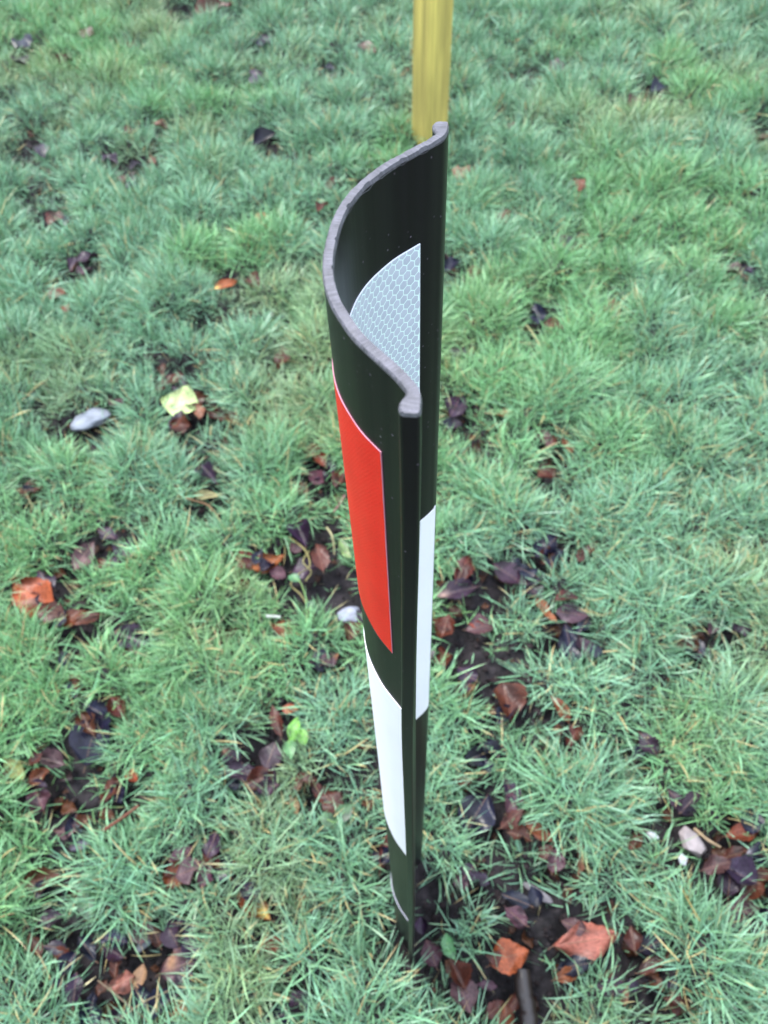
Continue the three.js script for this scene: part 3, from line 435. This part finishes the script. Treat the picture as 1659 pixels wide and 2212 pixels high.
function stick(pts, r0, r1, color, name, label, cat, rise = 0.012, rough = 0.7) {
  const P = pts.map(([x, y, h]) => { const b = ground(x, y, 0.01); return ground(x, y, Math.max(0, level(b.x, b.z)) + (h ?? rise)); }), base = P[0].clone();
  const curve = new THREE.CatmullRomCurve3(P.map((p) => p.clone().sub(base))), n = 24, R = 6, pos = [], idx = [], fr = curve.computeFrenetFrames(n, false);
  for (let i = 0; i <= n; i++) { const c = curve.getPoint(i / n), r = mix(r0, r1, i / n) * (0.85 + 0.3 * vnoise(i * 0.6, P[0].x * 40, 6)); for (let k = 0; k < R; k++) { const a = k / R * Math.PI * 2, v = c.clone().addScaledVector(fr.normals[i], Math.cos(a) * r).addScaledVector(fr.binormals[i], Math.sin(a) * r); pos.push(v.x, v.y, v.z); } }
  for (let i = 0; i < n; i++) for (let k = 0; k < R; k++) { const a = i * R + k, b = i * R + (k + 1) % R; idx.push(a, b, a + R, b, b + R, a + R); }
  const o = mesh(name, geo(pos, idx), new THREE.MeshStandardMaterial({ color: new THREE.Color(...color), roughness: rough, side: THREE.DoubleSide }));
  o.position.copy(base); o.userData = { label, category: cat }; return o;
}
stick([[1128, 2095], [1131, 2140], [1140, 2180], [1143, 2230]], 0.0105, 0.0115, [0.014, 0.008, 0.007], 'twig', 'thick dark wet twig running through the grass below a mottled leaf', 'twig', 0.012, 0.4);
stick([[745, 1070], [732, 1092], [720, 1106]], 0.0024, 0.002, [0.18, 0.085, 0.075], 'twig', 'short pinkish twig on soil beside the red reflector', 'twig', 0.016);
stick([[300, 1740], [262, 1768], [222, 1795]], 0.0018, 0.0026, [0.1, 0.028, 0.011], 'twig', 'thin reddish brown twig slanting through dense grass', 'twig', 0.045);
stick([[400, 1075], [450, 1092], [458, 1104]], 0.0014, 0.0012, [0.24, 0.13, 0.065], 'twig', 'tan twig under the narrow pale yellow green leaf', 'twig', 0.014);
stick([[575, 1331], [598, 1332], [606, 1333]], 0.0026, 0.0022, [0.4, 0.4, 0.37], 'stalk', 'short white stalk lying at the edge of the bare soil', 'stalk', 0.02);
stick([[1500, 1790, 0.02], [1530, 1815, 0.03], [1556, 1830, 0.025]], 0.0022, 0.0016, [0.22, 0.15, 0.085], 'stalk', 'tan stalk lying beside the jagged chip', 'stalk');
stick([[1470, 1915, 0.02], [1495, 1960, 0.04], [1512, 1990, 0.03]], 0.0012, 0.0011, [0.2, 0.16, 0.05], 'stalk', 'thin yellowish stalk slanting over the soil beside the plum leaf', 'stalk');
stick([[212, 2118, 0.02], [270, 2165, 0.03], [330, 2215, 0.02]], 0.0011, 0.0009, [0.11, 0.075, 0.045], 'stalk', 'long thin brown stalk across the dark soil', 'stalk');
stick([[255, 2205, 0.02], [310, 2165, 0.035], [365, 2140, 0.02]], 0.0010, 0.0009, [0.18, 0.14, 0.08], 'stalk', 'thin straw stalk crossing a brown one on the dark soil', 'stalk');
stick([[625, 1160, 0.012], [660, 1190, 0.02], [668, 1225, 0.03], [645, 1240, 0.022], [628, 1262, 0.02], [650, 1285, 0.02], [665, 1310, 0.012]], 0.0014, 0.0013, [0.19, 0.16, 0.055], 'runner', 'looping yellow green runner on the bare soil', 'runner');
stick([[668, 1190, 0.012], [655, 1215, 0.025], [672, 1235, 0.02], [660, 1255, 0.012]], 0.0013, 0.0012, [0.2, 0.175, 0.065], 'runner', 'short runner knotted into the longer loop on the bare soil', 'runner');
stick([[706, 1140, 0.02], [716, 1155, 0.028], [721, 1175, 0.02], [722, 1198, 0.01]], 0.0020, 0.0012, [0.27, 0.24, 0.12], 'runner', 'pale hooked runner on the soil close to the marker post', 'runner');
const weedMat = new THREE.MeshPhysicalMaterial({ vertexColors: true, roughness: 0.42, map: leafTex, bumpMap: leafBump, bumpScale: 0.0004, transmission: 0.25, thickness: 0, side: THREE.DoubleSide });
function weed(px, py, leaves, label) {
  const b = ground(px, py, 0.01), m = ground(px, py, Math.max(0, level(b.x, b.z)) + 0.016), t = thing('weed', m, label, 'weed'), k = m.distanceTo(camera.position) / FPX;
  for (const [dx, dy, l, w, turn, c] of leaves) {
    const q = ground(px + dx, py + dy, m.y + 0.02).sub(m), [g, mid] = leafShape(l * k, w * k, c, { bend: 0.5, cup: 0.25, wave: 0.1, ragged: 0.015, tipped: 0.3 });
    const o = new THREE.Group(); o.name = 'leaf'; o.position.copy(q); o.rotation.order = 'YXZ'; o.rotation.set(rr(-0.2, 0.2), turn * Math.PI / 180, rr(-0.1, 0.25)); t.add(o);
    mesh('blade', g, weedMat, o);
    const root = new THREE.Vector3(0, 0, 0).sub(q).applyQuaternion(o.quaternion.clone().invert());
    mesh('stalk', new THREE.TubeGeometry(new THREE.CatmullRomCurve3([root, root.clone().lerp(mid[0], 0.5).add(new THREE.Vector3(0, 0.004, 0)), mid[0], mid[7]]), 14, 0.0008, 5), weedMat2, o);
  }
}
const weedMat2 = new THREE.MeshStandardMaterial({ color: new THREE.Color(0.16, 0.26, 0.07), roughness: 0.5, side: THREE.DoubleSide });
const LG = [0.11, 0.29, 0.03], PG = [0.06, 0.125, 0.05];
weed(632, 1600, [[4, -26, 54, 26, 80, LG], [18, -14, 46, 24, 115, LG], [-6, 16, 46, 26, -80, [0.07, 0.18, 0.06]]], 'bright green broad leaved weed in a dark gap of the grass');
weed(732, 1768, [[12, -14, 46, 30, 40, PG], [-26, 2, 36, 26, 160, PG]], 'pale green round leaved weed in the grass beside the marker post');
weed(188, 1950, [[2, 6, 60, 34, -70, [0.05, 0.12, 0.045]], [-8, -18, 36, 20, 120, [0.05, 0.12, 0.045]]], 'dark green leaved weed beside a rusty leaf');
weed(966, 2046, [[0, -10, 34, 22, 90, [0.05, 0.16, 0.05]], [6, 10, 32, 22, -60, [0.05, 0.16, 0.05]]], 'small green weed in the hollow at the foot of the marker post');
weed(668, 1310, [[4, -4, 26, 20, 60, [0.06, 0.17, 0.065]], [10, 6, 22, 16, -30, [0.06, 0.17, 0.065]], [-34, -62, 30, 22, 150, [0.06, 0.17, 0.065]]], 'tiny green seedling on the bare soil among runners');
weed(745, 1190, [[-4, -10, 40, 20, 110, [0.12, 0.19, 0.05]], [4, 8, 26, 16, -40, [0.15, 0.2, 0.06]]], 'small yellow green seedling on soil beside the red reflector');

// ------------------------------------------------------------------ grass
const STEP = 0.0120;
const grassMat = new THREE.MeshPhysicalMaterial({ vertexColors: true, roughness: 0.36, side: THREE.DoubleSide });
function tuft(n, { spread = 0.012, len = [0.035, 0.075], wide = [0.0016, 0.0030], tilt = [0.15, 1.25], droop = 0.8, straw = 0.05 }) {
  const pos = [], col = [], idx = [];
  for (let b = 0; b < n; b++) {
    const az = rnd() * Math.PI * 2, L = rr(...len), w = rr(...wide), x0 = gauss() * spread, z0 = gauss() * spread, curl = rr(0.1, 1) * droop, side = gauss() * 0.35;
    let th = mix(...tilt, Math.pow(rnd(), 0.85)), a = az, x = x0, y = -0.006, z = z0; const S = 5, i0 = pos.length / 3;
    const tone = rr(0.72, 1.28), isStraw = rnd() < straw, dead = isStraw ? 0 : rnd() < 0.10 ? 1 : 0;
    const c = isStraw ? [2.9 * tone, 1.35 * tone, 1.1 * tone] : [tone * rr(0.88, 1.12), tone, tone * rr(0.84, 1.16)];
    const roll = rr(-0.9, 0.9);
    for (let k = 0; k <= S; k++) {
      const t = k / S, hw = w * 0.5 * (t < 0.2 ? 0.75 + t * 1.25 : t < 0.6 ? 1 : 1 - 0.93 * ((t - 0.6) / 0.4) ** 1.3);
      const px = -Math.sin(a), pz = Math.cos(a), cr = Math.cos(roll), sr = Math.sin(roll); // across the blade, rolled about its axis
      pos.push(x + px * hw * cr, y + hw * sr, z + pz * hw * cr, x - px * hw * cr, y - hw * sr, z - pz * hw * cr);
      const e = dead && t > 0.6 ? [2.4, 1.25, 1.0].map((v, m) => v * tone) : c; col.push(...e, ...e);
      const d = L / S; x += Math.sin(th) * Math.cos(a) * d; z += Math.sin(th) * Math.sin(a) * d; y += Math.cos(th) * d; th = Math.min(th + curl / S * (0.5 + t), 1.75); a += side / S;
    }
    for (let k = 0; k < S; k++) { const q = i0 + 2 * k; idx.push(q, q + 1, q + 2, q + 1, q + 3, q + 2); }
  }
  return geo(pos, idx, { col });
}
// the part of the ground that the photograph shows, with a margin
const inFrame = (x, z, margin) => { const v = new THREE.Vector3(x, 0.02, z).applyMatrix4(camera.matrixWorldInverse); if (v.z > -0.1) return false; const X = v.x / -v.z * FPX, Y = v.y / -v.z * FPX; return Math.abs(X) < 829.5 + margin && Math.abs(Y) < 1106 + margin; };
const stake = ground(927, 312, 0);
const nearPost = (x, z) => { const f = -z - A0[1], r = x - A0[0], s = (r * Math.sin(TA) + f * Math.cos(TA)) * 1000, d = (-r * Math.cos(TA) + f * Math.sin(TA)) * 1000; return s > -6 && s < 127 && d > -6 && d < 36; };
function turf(x, z, k) { // patches of bluer, fresher and yellower turf
  const n1 = fbm(x * 3.2 + 5, z * 3.2, 3, 21), n2 = fbm(x * 5 + 50, z * 5, 3, 22), fresh = sstep(0.50, 0.72, n1), sere = sstep(0.56, 0.78, n2) * 0.75;
  return BLUE.map((v, i) => mix(mix(v, GREEN[i], fresh * 0.85), DRY[i], sere * 0.6) * (0.84 + 0.32 * k));
}
const BLUE = [0.165, 0.318, 0.184], GREEN = [0.165, 0.345, 0.142], DRY = [0.28, 0.325, 0.15];
function tuftAt(x, z) { // the crown of the tussock that this spot belongs to: direction away from it, and distance
  const F = 20, xi = Math.floor(x * F), zi = Math.floor(z * F); let d = 9, bx = 0, bz = 0;
  for (let i = -1; i <= 1; i++) for (let j = -1; j <= 1; j++) { const cx = (xi + i + 0.1 + 0.8 * hash(xi + i, zi + j, 55)) / F, cz = (zi + j + 0.1 + 0.8 * hash(xi + i, zi + j, 56)) / F, e = Math.hypot(x - cx, z - cz); if (e < d) { d = e; bx = x - cx; bz = z - cz; } }
  return [bx / (d + 1e-5), bz / (d + 1e-5), d];
}
const cap = 620000, bp = new Float32Array(cap * 9 * 3), bc = new Float32Array(cap * 9 * 3), bi = new Uint32Array(cap * 21); let nv = 0, ni = 0, nb = 0;
const V = new THREE.Vector3(), Q = new THREE.Quaternion(), UP = new THREE.Vector3(0, 1, 0), off = [];
const far = [];
for (let gz = -6.4; gz < 2.2; gz += STEP) for (let gx = -4.2; gx < 4.4; gx += STEP) {
  const x = gx + rr(-0.5, 0.5) * STEP, z = gz + rr(-0.5, 0.5) * STEP, keep = rnd(), k2 = rnd(), g1 = rnd(), g2 = rnd(), g3 = rnd(), g4 = rnd();
  const shown = inFrame(x, z, z > -0.6 ? 420 : 170), dist = Math.hypot(x, z, H);
  if (!shown && g4 > 0.10) continue;
  if (Math.hypot(x - stake.x, z - stake.z) < 0.055 || nearPost(x, z)) continue;
  const m = mound(x, z);
  const rich = sstep(0.22, 0.58, m), stray = keep > rich;
  if (stray && g4 > 0.13) continue;
  const e = 0.012, gxs = (mound(x + e, z) - mound(x - e, z)) / (2 * e), gzs = (mound(x, z + e) - mound(x, z - e)) / (2 * e), gl = Math.hypot(gxs, gzs) + 1e-6, lean = Math.min(gl * 0.045, 0.7);
  const [tx, tz, td] = tuftAt(x, z), out = Math.min(td / 0.026, 1.3) * (0.18 + 0.42 * vnoise(x * 9, z * 9, 77));
  if (!stray && keep > 1.12 - 0.36 * sstep(0.8, 1.5, td / 0.022)) continue;
  const up = new THREE.Vector3(-gxs / gl * Math.sin(lean) + tx * out + 0.5 * (g1 - 0.5), Math.cos(lean), -gzs / gl * Math.sin(lean) + tz * out + 0.5 * (g2 - 0.5)).normalize();
  Q.setFromUnitVectors(UP, up);
  const c = turf(x, z, k2), y0 = level(x, z) - 0.004;
  if (!shown) { off.push([new THREE.Matrix4().compose(new THREE.Vector3(x, y0, z), Q.clone().multiply(new THREE.Quaternion().setFromAxisAngle(UP, g3 * 6.28)), new THREE.Vector3(1.5, 1.1, 1.5)), c]); continue; }
  const size = 0.46 + 0.56 * Math.min(m, 1.1) + 0.3 * (g3 - 0.5) + 0.36 * (fbm(x * 4 + 7, z * 4, 2, 66) - 0.5), bold = rnd(), S = dist < 1.55 ? 4 : dist < 2.3 ? 3 : 2, n = dist < 1.55 ? 13 : dist < 2.3 ? 11 : 9, thin = dist < 1.9 ? 1 : 1.15, flat = rnd();
  for (let b = 0; b < (stray ? 2 + (g3 * 3 | 0) : n) && nb < cap; b++) {
    const L = mix(0.026, 0.078, Math.pow(rnd(), 1.2)) * size, w = mix(0.0009, 0.0025, rnd() * (0.5 + 0.5 * bold)) * thin * (0.8 + 0.25 * size), curl = rr(0.1, 1) * 0.9, side = gauss() * 0.5;
    let th = mix(0.05, 1.05, Math.pow(rnd(), 0.9 - 0.35 * flat)), a = rnd() * Math.PI * 2, px = gauss() * 0.013, py = 0, pz = gauss() * 0.013;
    const tone = rr(0.74, 1.26), kind = rnd(), straw = kind < 0.042, deadTip = !straw && kind < 0.12, roll = rr(-0.9, 0.9), cr = Math.cos(roll), sr = Math.sin(roll);
    const col = straw ? [0.42 * tone, 0.33 * tone, 0.15 * tone] : [c[0] * tone * rr(0.9, 1.1), c[1] * tone, c[2] * tone * rr(0.86, 1.14)];
    const i0 = nv;
    for (let k = 0; k <= S; k++) {
      const t = k / S, hw = w * 0.5 * (t < 0.2 ? 0.8 : t < 0.6 ? 1 : 1 - 0.95 * ((t - 0.6) / 0.4) ** 1.3), ax = -Math.sin(a), az = Math.cos(a);
      const e2 = deadTip && t > 0.7 ? [0.36 * tone, 0.30 * tone, 0.14 * tone] : col;
      for (const sg of k === S ? [0] : [1, -1]) {
        V.set(px + sg * ax * hw * cr, py + sg * hw * sr, pz + sg * az * hw * cr).applyQuaternion(Q);
        bp[nv * 3] = V.x + x; bp[nv * 3 + 1] = V.y + y0; bp[nv * 3 + 2] = V.z + z; bc[nv * 3] = e2[0]; bc[nv * 3 + 1] = e2[1]; bc[nv * 3 + 2] = e2[2]; nv++;
      }
      const d = L / S; px += Math.sin(th) * Math.cos(a) * d; pz += Math.sin(th) * Math.sin(a) * d; py += Math.cos(th) * d; th = Math.min(th + curl / S * (0.5 + t), 1.75); a += side / S;
    }
    for (let k = 0; k < S; k++) { const q = i0 + 2 * k; bi[ni++] = q; bi[ni++] = q + 1; bi[ni++] = q + 2; if (k < S - 1) { bi[ni++] = q + 1; bi[ni++] = q + 3; bi[ni++] = q + 2; } }
    nb++;
  }
}
{
  const g = new THREE.BufferGeometry();
  g.setAttribute('position', new THREE.BufferAttribute(bp.slice(0, nv * 3), 3)); g.setAttribute('color', new THREE.BufferAttribute(bc.slice(0, nv * 3), 3)); g.setIndex(new THREE.BufferAttribute(bi.slice(0, ni), 1)); g.computeVertexNormals();
  const o = mesh('grass', g, grassMat); o.userData = { kind: 'stuff', label: 'wet bluish green grass growing in tufts round the posts', category: 'grass' };
  const g2 = tuft(20, { len: [0.03, 0.075] }), o2 = new THREE.InstancedMesh(g2, grassMat, off.length), C = new THREE.Color(); o2.name = numbered('grass'); o2.castShadow = o2.receiveShadow = true;
  off.forEach(([M, c], i) => { o2.setMatrixAt(i, M); o2.setColorAt(i, C.setRGB(...c)); });
  o2.userData = { kind: 'stuff', label: 'the same turf going on further off', category: 'grass' }; scene.add(o2);
}
console.log('blades', nb, 'tris', ni / 3, 'off', off.length);
{ // loose crumbs of soil and bits of litter in the bare places
  const crumb = new THREE.IcosahedronGeometry(1, 1); { const p = crumb.attributes.position; for (let i = 0; i < p.count; i++) { const v = new THREE.Vector3().fromBufferAttribute(p, i), s = 0.7 + 0.6 * vnoise(v.x * 2 + 9, v.y * 2 + v.z * 3 + 4, 2); p.setXYZ(i, v.x * s, v.y * s * 0.75, v.z * s); } crumb.computeVertexNormals(); }
  const bits = [], scraps = [];
  for (let n = 0; n < 230000; n++) {
    const x = rr(-2.2, 2.4), z = rr(-3.9, 0.3); if (!inFrame(x, z, 250)) continue; const m = mound(x, z), a = rnd(), b = rnd(), c = rnd(), d = rnd(); if (m > 0.46 || nearPost(x, z)) continue;
    const y = level(x, z), q = new THREE.Quaternion().setFromEuler(new THREE.Euler(a * 6, b * 6, c * 6));
    if (d < 0.75) { const s = 0.0010 + 0.0048 * a * a * a; bits.push([new THREE.Matrix4().compose(new THREE.Vector3(x, y + s * 0.4, z), q, new THREE.Vector3(s, s, s)), [0.011 + 0.011 * b, 0.008 + 0.007 * b, 0.0085 + 0.0075 * b]]); }
    else if (d < 0.84) { const s = 0.35 + 1.15 * a * a; q.setFromEuler(new THREE.Euler((b - 0.5) * 1.0, a * 6, (c - 0.5) * 1.0)); scraps.push([new THREE.Matrix4().compose(new THREE.Vector3(x, y + 0.004 + 0.008 * b, z), q, new THREE.Vector3(s, s, s)), [[0.05, 0.018, 0.009], [0.012, 0.008, 0.011], [0.09, 0.032, 0.013], [0.025, 0.013, 0.014]][Math.floor(c * 3.99)]]); }
  }
  const put = (name, g, m, list, label, cat) => { const o = new THREE.InstancedMesh(g, m, list.length); o.name = name; const C = new THREE.Color(); list.forEach(([M, c], i) => { o.setMatrixAt(i, M); o.setColorAt(i, C.setRGB(...c)); }); o.castShadow = o.receiveShadow = true; o.userData = { kind: 'stuff', label, category: cat }; scene.add(o); };
  put('soil_crumbs', crumb, new THREE.MeshPhysicalMaterial({ roughness: 0.8, specularIntensity: 0.4, side: THREE.DoubleSide }), bits, 'dark brown crumbs of soil in the bare patches', 'soil');
  const [sg] = leafShape(0.02, 0.012, [0.6, 0.6, 0.6], { ragged: 0.25, cup: 0.4, wave: 0.6 });
  put('leaf_litter', sg, leafMat(0.42), scraps, 'small rotting scraps of leaves on the soil between the tufts', 'leaf litter');
}
renderer.render(scene, camera);
